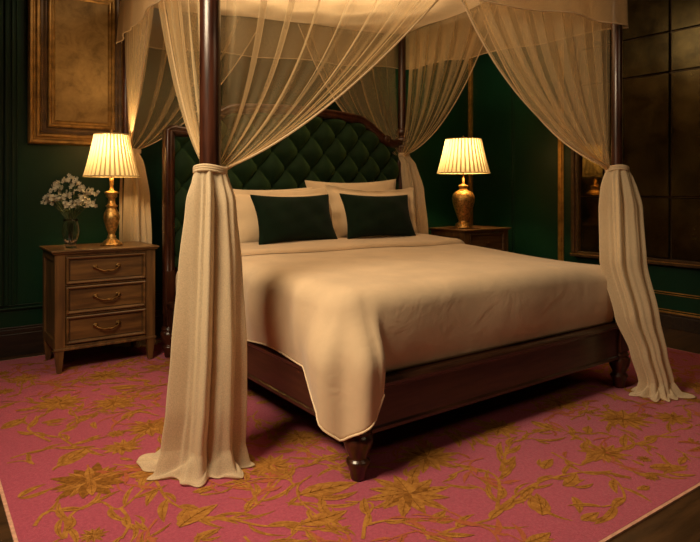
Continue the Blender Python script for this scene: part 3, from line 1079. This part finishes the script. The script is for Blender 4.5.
def valance(a, c, side_n, L, seed, skew=0.0):
    rnd = random.Random(seed)
    ph = [rnd.uniform(0, 6) for _ in range(4)]
    d = (c - a); ln = d.length; d = d.normalized()
    a2 = a - d * 0.03; ln2 = ln + 0.06

    def pt(u, v):
        p = a2 + d * (ln2 * u) + side_n * (0.040 + 0.016 * v + (0.006 + 0.006 * v) * math.sin(u * ln * 15 + ph[0] + 2 * math.sin(u * 7 + ph[1])) * min(1.0, v * 4))
        z = ZR + 0.02 - v * (L + 0.02 + 0.010 * math.sin(u * ln * 9 + ph[2]) + skew * u)
        return (p.x - CO.x, p.y - CO.y, z - CO.z)
    MB().grid(int(ln * 110), 16, pt).build('valance', M['valance'], cov)
    hem_pts = [pt(i / 160, 1.0) for i in range(161)]
    MB().tube(hem_pts, 0.004, 5).build('valance_hem', M['tail'], cov)


def outn(a, c):
    d = (c - a).normalized(); n = Vector((d.y, -d.x, 0))
    mid = (a + c) / 2; ctr = (FL + FR + BL + BR) / 4
    return n if n.dot(mid - ctr) > 0 else -n


valance(FL, FR, outn(FL, FR), 0.44, 2, -0.02)
valance(FR, BR, outn(FR, BR), 0.42, 4, -0.13)
valance(BR, BL, outn(BR, BL), 0.29, 6, -0.01)
valance(BL, FL, outn(BL, FL), 0.28, 8, 0.16)


def swag(parent, org, P, Q, frac, G, kx, kz, nf, seed, amp=0.032):
    """P post, Q next post, frac: how far along the free edge starts, G tie height"""
    rnd = random.Random(seed)
    ph = [rnd.uniform(0, 6) for _ in range(6)]
    d = (Q - P); ln = d.length * frac; d = d.normalized()
    n = -outn(P, Q)
    tie = Vector((P.x, P.y, G))

    def pt(u, v):
        fp = 2 * PI * nf * u + ph[3] + 0.9 * math.sin(2 * PI * 1.3 * u + ph[5])
        s = u + (1.9 + 0.4 * math.sin(5 * u + ph[4])) / (2 * PI * nf) * math.sin(fp) * min(1, u * 8, (1 - u) * 8)
        T = P + d * (0.085 + (ln - 0.085) * s) + Vector((0, 0, ZR - 0.005)) + n * 0.0
        dist = (T.xy - tie.xy).length
        s = max(0.0, s)
        w_ = s ** 1.4
        kk = lerp(0.15, kx, w_); kzz = lerp(0.30, kz, w_)
        a = s * 1.35 + 0.1
        g = tie + d * (0.052 * math.cos(1.35 - a) + 0.012) + n * (0.030 * (1 - s) + 0.012 * math.sin(nf * 2 * PI * s)) + Vector((0, 0, 0.012 * math.sin(s * 9)))
        Cc = Vector((lerp(T.x, g.x, kk), lerp(T.y, g.y, kk), lerp(g.z, T.z, kzz)))
        v2 = v
        p = T * (1 - v2) ** 2 + Cc * (2 * v2 * (1 - v2)) + g * v2 ** 2
        am = amp * max(0.0, 1 - v2) ** 0.8 * min(1, 6 * v2 + 0.35)
        fold = math.sin(fp + 0.5 * math.sin(3 * v2 + ph[1]) - 0.5 * math.sin(ph[1])) + 0.18 * math.sin(2 * PI * nf * 1.7 * u + ph[2])
        p = p + n * am * fold
        return tuple(p - org)
    MB().grid(int(nf * 30), 46, pt).build('swag', M['sheer'], parent)
    eg = [pt(1.0, j / 46) for j in range(47)]
    MB().tube(eg, 0.0045, 6).build('swag_hem', M['tail'], parent)


def tail(parent, org, rows, nf, seed, mat, puddle=None, amp=0.25):
    """rows: z, cx, cy, r_image_wide, r_deep ; closed gathered column"""
    rnd = random.Random(seed)
    ph = [rnd.uniform(0, 6) for _ in range(6)]
    rows = sorted(rows)
    zt, zb = rows[-1][0], rows[0][0]
    wv = Vector((0.813, -0.582, 0)); dp = Vector((0.582, 0.813, 0))

    def pt(u, v):
        z = lerp(zt, zb, v)
        cx, cy, rw, rd = interp(rows, z)
        a = 2 * PI * u
        k = sstep(0.0, 0.10, v)
        A = amp * (0.35 + 0.65 * k)
        f = 1 + A * (math.sin(nf * a + ph[0] + 0.7 * math.sin(v * 2.5 + ph[1])) + 0.55 * math.sin((nf + 5) * a + ph[2] + v * 1.3) + 0.3 * math.sin((2 * nf + 3) * a + ph[3]))
        p = Vector((cx, cy, z)) + wv * (rw * f * math.cos(a)) + dp * (rd * f * math.sin(a))
        return tuple(p - org)
    b = MB().grid(300, 90, pt, closed_u=True)
    b.build('gathered_tail', mat, parent)
    if puddle:
        cx, cy, rw, rd, lobes = puddle
        z0 = rows[0][0]

        def pp(u, v):
            base = Vector(pt(u, 1.0)) + org
            a = 2 * PI * u
            ext = 0.045 + 0.012 * math.sin(5 * a + ph[4]) + 0.012 * math.sin(11 * a + ph[5])
            for (la, lw, lr) in lobes:
                dd = math.atan2(math.sin(a - la), math.cos(a - la))
                ext += lr * math.exp(-(dd / lw) ** 2)
            ctr = Vector((cx, cy, 0))
            dirv = (wv * math.cos(a) + dp * math.sin(a))
            if v < 0.75:
                t = v / 0.75
                r = ext * (t ** 1.5)
                z = lerp(z0, 0.016, 1 - (1 - t) ** 1.9) + 0.012 * math.sin(PI * t) * (1 + math.sin(7 * a + 5 * t + ph[1])) + 0.006 * (1 + math.sin(13 * a + ph[2])) * t
            else:
                t = (v - 0.75) / 0.25
                r = ext * (1 - 0.10 * t * t) + 0.008 * math.sin(PI * t)
                z = lerp(0.016 + 0.006 * (1 + math.sin(13 * a + ph[2])), 0.0115, t ** 1.0)
            q = Vector((base.x, base.y, 0)) + dirv * r
            return tuple(Vector((q.x, q.y, z)) - org)
        MB().grid(300, 24, pp, closed_u=True).build('puddled_hem', mat, parent)


def tieback(parent, org, p, z, r, sq=1.0):
    pts = []
    for i in range(41):
        a = 2 * PI * i / 40
        pts.append((p.x + r * math.cos(a) - org.x, p.y + r * sq * math.sin(a) - org.y, z + 0.006 * math.sin(2 * a) - org.z))
    b = MB()
    for dz in (-0.009, 0.0, 0.009):
        b.tube([(x * 1, y, zz + dz) for x, y, zz in pts], 0.0062, 8, cap=False)
    b.build('tieback', M['tail'], parent)


def curtain(P, label, G, Qa, fa, ka, Qb, fb, kb, rows, puddle, seed, nfa=8, nfb=8, tr=0.062, off=(0, 0)):
    t = empty('bed_curtain', (P.x, P.y, 0))
    tag(t, label, 'curtain')
    org = Vector((P.x, P.y, 0))
    swag(t, org, P, Qa, fa, G, ka[0], ka[1], nfa, seed)
    swag(t, org, P, Qb, fb, G, kb[0], kb[1], nfb, seed + 1)
    tail(t, org, rows, 7, seed + 2, M['tail'], puddle)
    tieback(t, org, Vector((P.x + off[0], P.y + off[1], 0)), G, tr)
    return t


def off_img(P, r, f):
    """P moved r to the room's window side and f toward the foot of the bed"""
    return (P.x + 0.813 * r - 0.582 * f, P.y - 0.582 * r - 0.813 * f)


def rowsof(P, tab):
    return [(z, *off_img(P, r, f), rw, rd) for (z, r, f, rw, rd) in tab]


curtain(FL, 'gathered cream voile curtain on the near left post, its hem pooling on the rug', 1.235,
        FR, 0.64, (0.63, 0.17), BL, 0.52, (0.46, 0.27),
        rowsof(FL, [(1.235, 0, 0, 0.058, 0.058), (1.20, 0, 0, 0.068, 0.06), (1.10, 0.002, 0, 0.085, 0.07), (0.85, 0.0, 0.0, 0.102, 0.08), (0.5, -0.004, 0.01, 0.116, 0.088), (0.28, -0.014, 0.01, 0.122, 0.09), (0.11, -0.03, 0.0, 0.130, 0.085)]),
        (FL.x, FL.y, 0.2, 0.2, [(2.85, 0.5, 0.11), (PI * 1.35, 0.5, 0.01)]), 21, nfa=8, nfb=6, tr=0.064)
curtain(FR, 'gathered cream voile curtain on the far right foot post, trailing beside the bed leg', 1.275,
        FL, 0.55, (0.23, 0.24), BR, 0.55, (0.40, 0.2),
        rowsof(FR, [(1.275, 0, 0, 0.055, 0.055), (1.22, 0.002, 0.0, 0.072, 0.06), (1.05, 0.01, 0.02, 0.095, 0.062), (0.75, -0.01, 0.10, 0.100, 0.055), (0.45, 0.045, 0.15, 0.092, 0.050), (0.25, 0.105, 0.155, 0.074, 0.048), (0.09, 0.15, 0.145, 0.070, 0.052)]),
        (FR.x, FR.y, 0.2, 0.2, [(0.0, 0.5, 0.05), (-1.0, 0.5, 0.0)]), 31, nfa=8, nfb=6, tr=0.060)
curtain(BR, 'cream voile curtain tied to the headboard post beside the right lamp', 1.455,
        FR, 0.55, (0.456, 0.12), BL, 0.42, (0.35, 0.2),
        rowsof(BR, [(1.455, 0.01, 0, 0.055, 0.055), (1.38, 0.05, 0.0, 0.062, 0.055), (1.15, 0.09, 0.0, 0.085, 0.06), (0.80, 0.105, 0.0, 0.105, 0.065), (0.4, 0.11, 0.0, 0.115, 0.07), (0.035, 0.11, 0.0, 0.125, 0.07)]),
        (BR.x, BR.y, 0.2, 0.2, []), 41, nfa=6, nfb=5, tr=0.058, off=(0.01, 0))
curtain(BL, 'cream voile curtain hanging behind the left nightstand and its lamp', 1.44,
        FL, 0.50, (0.40, 0.2), BR, 0.45, (0.50, 0.15),
        rowsof(BL, [(1.44, 0.04, 0, 0.05, 0.045), (1.36, 0.05, 0.0, 0.065, 0.045), (1.1, 0.062, 0.0, 0.088, 0.045), (0.80, 0.068, 0.0, 0.098, 0.045), (0.4, 0.07, 0.0, 0.10, 0.045), (0.035, 0.07, 0.0, 0.10, 0.045)]),
        (BL.x, BL.y, 0.2, 0.2, []), 51, nfa=6, nfb=5, tr=0.060, off=(0.04, -0.01))
# ------------------------------------------------------------------ nightstands
def nightstand(x, y, w_, d, h, label, knobs):
    t = empty('nightstand', (x, y, 0))
    tag(t, label, 'nightstand')
    # local: front at y=0, left at x=0
    lg = 0.155
    MB().box(-0.022, -0.022, h - 0.012, w_ + 0.022, d + 0.01, h).box(-0.014, -0.014, h - 0.022, w_ + 0.014, d + 0.005, h - 0.012)\
        .build('table_top', M['oak'], t, bevel=0.004)
    b = MB()
    pw = 0.062
    for (px, py) in ((0, 0), (w_ - pw, 0), (0, d - 0.05), (w_ - pw, d - 0.05)):
        b.box(px, py, lg, px + pw, py + 0.05, h - 0.022)
    b.box(0.012, 0.05, lg + 0.02, 0.024, d - 0.05, h - 0.022)
    b.box(w_ - 0.024, 0.05, lg + 0.02, w_ - 0.012, d - 0.05, h - 0.022)
    b.box(0.02, d - 0.03, lg + 0.01, w_ - 0.02, d - 0.015, h - 0.022)
    for xx in (0.0, w_ - 0.018):
        b.box(xx, 0.05, lg, xx + 0.018, d - 0.05, lg + 0.06)
        b.box(xx, 0.05, h - 0.07, xx + 0.018, d - 0.05, h - 0.022)
    b.box(0.02, 0.03, lg + 0.005, w_ - 0.02, d - 0.03, lg + 0.016)
    b.box(pw, 0.004, lg, w_ - pw, 0.03, lg + 0.026)
    b.box(pw, 0.004, h - 0.042, w_ - pw, 0.03, h - 0.022)
    b.box(-0.006, -0.006, lg - 0.004, w_ + 0.006, 0.03, lg + 0.012)
    zs_ = [lg + 0.030]
    dh = (h - 0.030 - zs_[0]) / 3
    for k in (1, 2):
        b.box(pw, 0.004, zs_[0] + dh * k - 0.010, w_ - pw, 0.03, zs_[0] + dh * k)
    b.build('cabinet_body', M['oak_z'], t, bevel=0.003)
    for (px, py) in ((0.028, 0.026), (w_ - 0.028, 0.026), (0.028, d - 0.026), (w_ - 0.028, d - 0.026)):
        MB().frustum(px, py, 0.0095 if True else 0, 0.014, lg - 0.004, 0.027).build('leg', M['oak_z'], t, bevel=0.003)
    for k in range(3):
        z0 = zs_[0] + dh * k + 0.003; z1 = zs_[0] + dh * (k + 1) - 0.013
        x0, x1 = pw + 0.003, w_ - pw - 0.003
        dr = MB()
        dr.box(x0, 0.006, z0, x1, d - 0.06, z1)
        cs = [(x0, 0, z0), (x1, 0, z0), (x1, 0, z1), (x0, 0, z1)]
        nn = [(1, 0, 1), (-1, 0, 1), (-1, 0, -1), (1, 0, -1)]
        dr.sweep(cs, nn, [(0, 0.006), (0, -0.004), (0.006, -0.009), (0.013, -0.007), (0.017, 0.0), (0.020, 0.006)], closed=True)
        do = dr.build('drawer', M['oak'], t, bevel=0.0015)
        MB().sweep(cs, nn, [(0.0205, 0.0065), (0.0205, 0.0035), (0.0245, 0.0035), (0.0245, 0.0065)], closed=True).build('groove', M['oak_dark'], do)
        zc = (z0 + z1) / 2; xc = (x0 + x1) / 2
        if knobs:
            b = MB()
            b.lathe([(0.016, 0), (0.016, 0.003), (0.006, 0.005), (0.006, 0.013), (0.013, 0.018), (0.015, 0.023), (0.010, 0.029), (0.003, 0.031)], 0, 0, 20)
            o = b.build('knob', M['bronze'], do)
            o.rotation_euler = (PI / 2, 0, 0); o.location = (xc, 0.006, zc)
        else:
            b = MB()
            for sx in (-0.070, 0.070):
                b.ball((xc + sx, 0.004, zc + 0.010), 0.017, 0.005, 0.017, 16, 8)
                b.ball((xc + sx, -0.005, zc + 0.010), 0.010, 0.010, 0.010, 14, 8)
            pts = []
            for i in range(25):
                a = i / 24
                pts.append((xc - 0.070 + 0.140 * a, -0.014 - 0.008 * math.sin(PI * a), zc + 0.008 - 0.026 * abs(math.sin(PI * a)) ** 0.8 + 0.006 * math.exp(-((a - 0.5) / 0.09) ** 2)))
            b.tube(pts, [0.0045 + 0.0025 * math.sin(PI * i / 24) for i in range(25)], 9)
            b.ball((xc, -0.022, zc - 0.013), 0.009, 0.007, 0.009, 12, 8)
            b.build('handle', M['bronze'], do)
    return t


nightstand(0.70, 4.10, 0.62, 0.43, 0.775, 'brown walnut nightstand with three drawers, left of the bed under the picture', False)
nightstand(4.08, 3.90, 0.60, 0.45, 0.785, 'dark wooden nightstand with round knobs, on the far right of the bed', True)


# ------------------------------------------------------------------ table lamps
def lamp(x, y, z, label, body, body_mat, zb, zt, rb, rt, power, seat=0.0, pleats=34):
    t = empty('table_lamp', (x, y, z))
    tag(t, label, 'lamp')
    MB().lathe(body, 0, 0, 40).build('lamp_base', body_mat, t)
    top = body[-1][1]
    MB().lathe([(0.006, top - 0.002), (0.006, zb + 0.02), (0.012, zb + 0.025), (0.016, zb + 0.05), (0.016, zb + 0.075), (0.010, zb + 0.08)], 0, 0, 16).build('lamp_stem', M['brass'], t)
    # harp and finial
    hz = zb + 0.06; tz = zt + 0.004
    harp = MB()
    for sgn in (-1, 1):
        harp.tube([(sgn * 0.012, 0, hz), (sgn * 0.05, 0, hz + 0.05), (sgn * 0.055, 0, (hz + tz) / 2), (sgn * 0.035, 0, tz - 0.03), (0, 0, tz)], 0.002, 6)
    for k in range(3):
        a = 2 * PI * k / 3
        harp.tube([(0, 0, zt - 0.006), (rt * 0.97 * math.cos(a), rt * 0.97 * math.sin(a), zt - 0.006)], 0.002, 6)
    harp.build('harp', M['brass'], t)
    MB().lathe([(0.004, zt), (0.009, zt + 0.006), (0.006, zt + 0.014), (0.010, zt + 0.022), (0.004, zt + 0.034), (0.001, zt + 0.038)], 0, 0, 16).build('finial', M['brass'], t)
    # pleated shade: folds overlap in double and single layers of silk
    n = pleats
    sub = 8
    b = MB()
    nv = 10
    for k in range(n * sub):
        a0 = 2 * PI * k / (n * sub); a1 = 2 * PI * (k + 1) / (n * sub)
        f = lambda q: 0.5 + 0.5 * math.cos(2 * PI * q / sub)
        r0 = 0.0065 * f(k % sub); r1 = 0.0065 * f((k + 1) % sub)
        mi = 0 if (k % sub) < 5 else 1
        vs = []
        for j in range(nv + 1):
            v = j / nv
            R = lerp(rb, rt, v) - 0.004 * math.sin(PI * v)
            zz_ = lerp(zb, zt, v)
            vs += [((R + r0) * math.cos(a0), (R + r0) * math.sin(a0), zz_), ((R + r1) * math.cos(a1), (R + r1) * math.sin(a1), zz_)]
        b.add(vs, [(2 * j, 2 * j + 1, 2 * j + 3, 2 * j + 2) for j in range(nv)], mi, True)
    sh = b.build('lamp_shade', [M['shade_a'], M['shade_b']], t)
    MB().lathe([(rb + 0.004, zb - 0.003), (rb + 0.008, zb - 0.002), (rb + 0.008, zb + 0.006), (rb + 0.004, zb + 0.006), (rb + 0.004, zb - 0.003)], 0, 0, 64, cap=False)\
        .build('bottom_trim', M['shade_b'], sh)
    MB().lathe([(rt + 0.003, zt - 0.005), (rt + 0.008, zt - 0.005), (rt + 0.008, zt + 0.003), (rt + 0.003, zt + 0.003), (rt + 0.003, zt - 0.005)], 0, 0, 64, cap=False)\
        .build('top_trim', M['shade_b'], sh)
    bz = lerp(zb, zt, 0.45)
    MB().ball((0, 0, bz), 0.026, 0.026, 0.036, 16, 12).build('bulb', M['bulb'], t)
    for dz, f in ((0.0, 1.0),):
        d = bpy.data.lights.new('bulb_light', 'POINT')
        d.energy = power; d.color = (1.0, 0.64, 0.28); d.shadow_soft_size = 0.045
        o = bpy.data.objects.new('bulb_light', d)
        C.objects.link(o); o.parent = t; o.location = (0, 0, bz + 0.06)
    return t


BASE_L = [(0.062, 0), (0.064, 0.006), (0.060, 0.014), (0.050, 0.020), (0.044, 0.030), (0.030, 0.040), (0.024, 0.052), (0.026, 0.060), (0.019, 0.068),
          (0.020, 0.080), (0.030, 0.110), (0.042, 0.150), (0.048, 0.185), (0.044, 0.215), (0.032, 0.240), (0.026, 0.255), (0.034, 0.262), (0.036, 0.268), (0.024, 0.276),
          (0.020, 0.300), (0.020, 0.318), (0.030, 0.326), (0.034, 0.334), (0.030, 0.342), (0.040, 0.350), (0.042, 0.358), (0.030, 0.364), (0.014, 0.370), (0.010, 0.40), (0.013, 0.43), (0.013, 0.455)]
BASE_L = [(r * 1.12, z) for r, z in BASE_L]
lamp(1.09, 4.31, 0.776, 'lit pleated shade lamp on a carved gilt baluster base, on the left nightstand', BASE_L, M['gilt'], 0.465, 0.752, 0.174, 0.106, 13.5)
BASE_R = [(0.082, 0), (0.084, 0.010), (0.078, 0.016), (0.074, 0.040), (0.066, 0.046), (0.050, 0.056), (0.042, 0.070), (0.048, 0.078), (0.060, 0.110), (0.078, 0.160), (0.096, 0.215),
          (0.107, 0.260), (0.108, 0.290), (0.098, 0.325), (0.072, 0.350), (0.050, 0.362), (0.040, 0.372), (0.038, 0.388), (0.048, 0.396), (0.050, 0.404), (0.040, 0.412), (0.020, 0.418), (0.012, 0.428), (0.012, 0.48)]
lamp(4.27, 4.10, 0.786, 'lit pleated shade lamp on a rounded gold urn base, on the right nightstand', BASE_R, M['gilt'], 0.525, 0.850, 0.245, 0.165, 25, pleats=36)


# ------------------------------------------------------------------ vase and flowers
VX, VY, VZ = 0.82, 4.25, 0.776
PV = [(0.026, 0.0), (0.036, 0.001), (0.038, 0.008), (0.034, 0.020), (0.040, 0.050), (0.050, 0.085), (0.052, 0.115), (0.046, 0.150), (0.042, 0.170), (0.046, 0.185)]
PIN = [(0.043, 0.185), (0.039, 0.170), (0.043, 0.150), (0.048, 0.115), (0.046, 0.085), (0.036, 0.050), (0.028, 0.024), (0.004, 0.020)]
b = MB()
seg = 36
prof_ = PV + PIN
for j in range(len(prof_) - 1):
    pass
b.lathe(prof_, 0, 0, 48)
vs_n = []
for (x, y, z) in b.v:
    a = math.atan2(y, x); r = math.hypot(x, y)
    f = 1 + (0.035 * math.cos(12 * a) * sstep(0.02, 0.07, z) * sstep(0.18, 0.14, z) if r > 0.02 else 0)
    vs_n.append((x * f, y * f, z))
b.v = vs_n
o = b.build('glass_vase', M['glass'])
o.location = (VX, VY, VZ)
tag(o, 'clear ribbed glass vase holding white flowers, on the left nightstand', 'vase')
rnd = random.Random(12)
SPOTS = [(-0.145, 0.00, 0.300), (-0.105, 0.03, 0.370), (-0.060, -0.03, 0.395), (-0.020, 0.03, 0.430), (0.030, 0.00, 0.405), (0.075, -0.02, 0.365), (0.120, 0.02, 0.350), (0.135, -0.02, 0.275),
         (0.060, 0.05, 0.300), (0.000, -0.06, 0.330), (-0.060, -0.06, 0.305), (-0.105, -0.03, 0.315), (0.090, -0.06, 0.290), (0.020, -0.08, 0.270)]
FLAB = ['white blossom sprig reaching furthest left out of the glass vase', 'white blossom sprig second from the left, above the lowest left one',
        'white blossom sprig left of the tallest one in the glass vase', 'topmost white blossom sprig in the glass vase',
        'white blossom sprig just right of the tallest one in the vase', 'white blossom sprig high on the lamp side of the bunch',
        'white blossom sprig reaching out toward the lamp, at mid height', 'white blossom sprig drooping lowest on the lamp side of the vase',
        'white blossom sprig at the back right of the bunch, low behind the others', 'white blossom sprig in the middle of the bunch, facing the room',
        'white blossom sprig low on the front left of the bunch', 'white blossom sprig between the leftmost one and the middle of the bunch',
        'white blossom sprig low on the front right of the bunch', 'white blossom sprig lowest in the middle, just above the vase rim']
for i, (rx, fy, z) in enumerate(SPOTS):
    hx, hy = rx * 0.813 + 0.582 * fy, -rx * 0.582 + 0.813 * fy
    t = empty('white_flower', (VX, VY, VZ))
    lab = FLAB[i]
    tag(t, lab, 'flower', 'white blossoms in the glass vase')
    a0 = rnd.uniform(0, 6.28)
    foot = (0.010 * math.cos(a0), 0.010 * math.sin(a0), 0.030)
    neck = (hx * 0.16, hy * 0.16, 0.178)
    pts = []
    for k in range(13):
        s_ = k / 12
        if s_ < 0.4:
            q = s_ / 0.4; p = [lerp(foot[c], neck[c], q) for c in range(3)]
        else:
            q = (s_ - 0.4) / 0.6
            p = [lerp(neck[c], (hx, hy, z)[c], q) for c in range(3)]
            p[2] += 0.012 * math.sin(PI * q)
        pts.append(p)
    st = MB().tube(pts, 0.0018, 6)
    # little side leaves
    for k in (7, 9):
        p = pts[k]
        a = rnd.uniform(0, 6.28)
        L_ = 0.032
        q = (p[0] + L_ * math.cos(a), p[1] + L_ * math.sin(a), p[2] + 0.014)
        md = [(p[c] + q[c]) / 2 for c in range(3)]
        nx, ny = -math.sin(a) * 0.007, math.cos(a) * 0.007
        st.add([p, (md[0] + nx, md[1] + ny, md[2] + 0.006), q, (md[0] - nx, md[1] - ny, md[2] + 0.006)], [(0, 1, 2, 3)], 0)
    st.build('stem', M['stem'], t)
    fl = MB()
    for c_ in range(17):
        th = rnd.uniform(0, 6.28); ph = rnd.uniform(-0.5, 1.4)
        rr = rnd.uniform(0.010, 0.046)
        c0 = Vector((hx + rr * math.cos(th) * math.cos(ph), hy + rr * math.sin(th) * math.cos(ph), z + rr * math.sin(ph)))
        nrm_ = Vector((rnd.uniform(-1, 1) - 0.4, rnd.uniform(-1, 1) - 0.6, rnd.uniform(-0.1, 1))).normalized()
        u_ = nrm_.orthogonal().normalized(); v_ = nrm_.cross(u_)
        for k in range(5):
            a = 2 * PI * k / 5 + th
            d1 = u_ * math.cos(a) + v_ * math.sin(a); d2 = u_ * math.cos(a + 0.5) + v_ * math.sin(a + 0.5); d3 = u_ * math.cos(a - 0.5) + v_ * math.sin(a - 0.5)
            R = 0.0145
            fl.add([c0, c0 + d2 * R * 0.75 + nrm_ * 0.004, c0 + d1 * R + nrm_ * 0.008, c0 + d3 * R * 0.75 + nrm_ * 0.004], [(0, 1, 2, 3)], 0, True)
        fl.ball(c0 + nrm_ * 0.002, 0.003, nu=6, nv=4)
    fl.build('blossom', M['petal'], t)
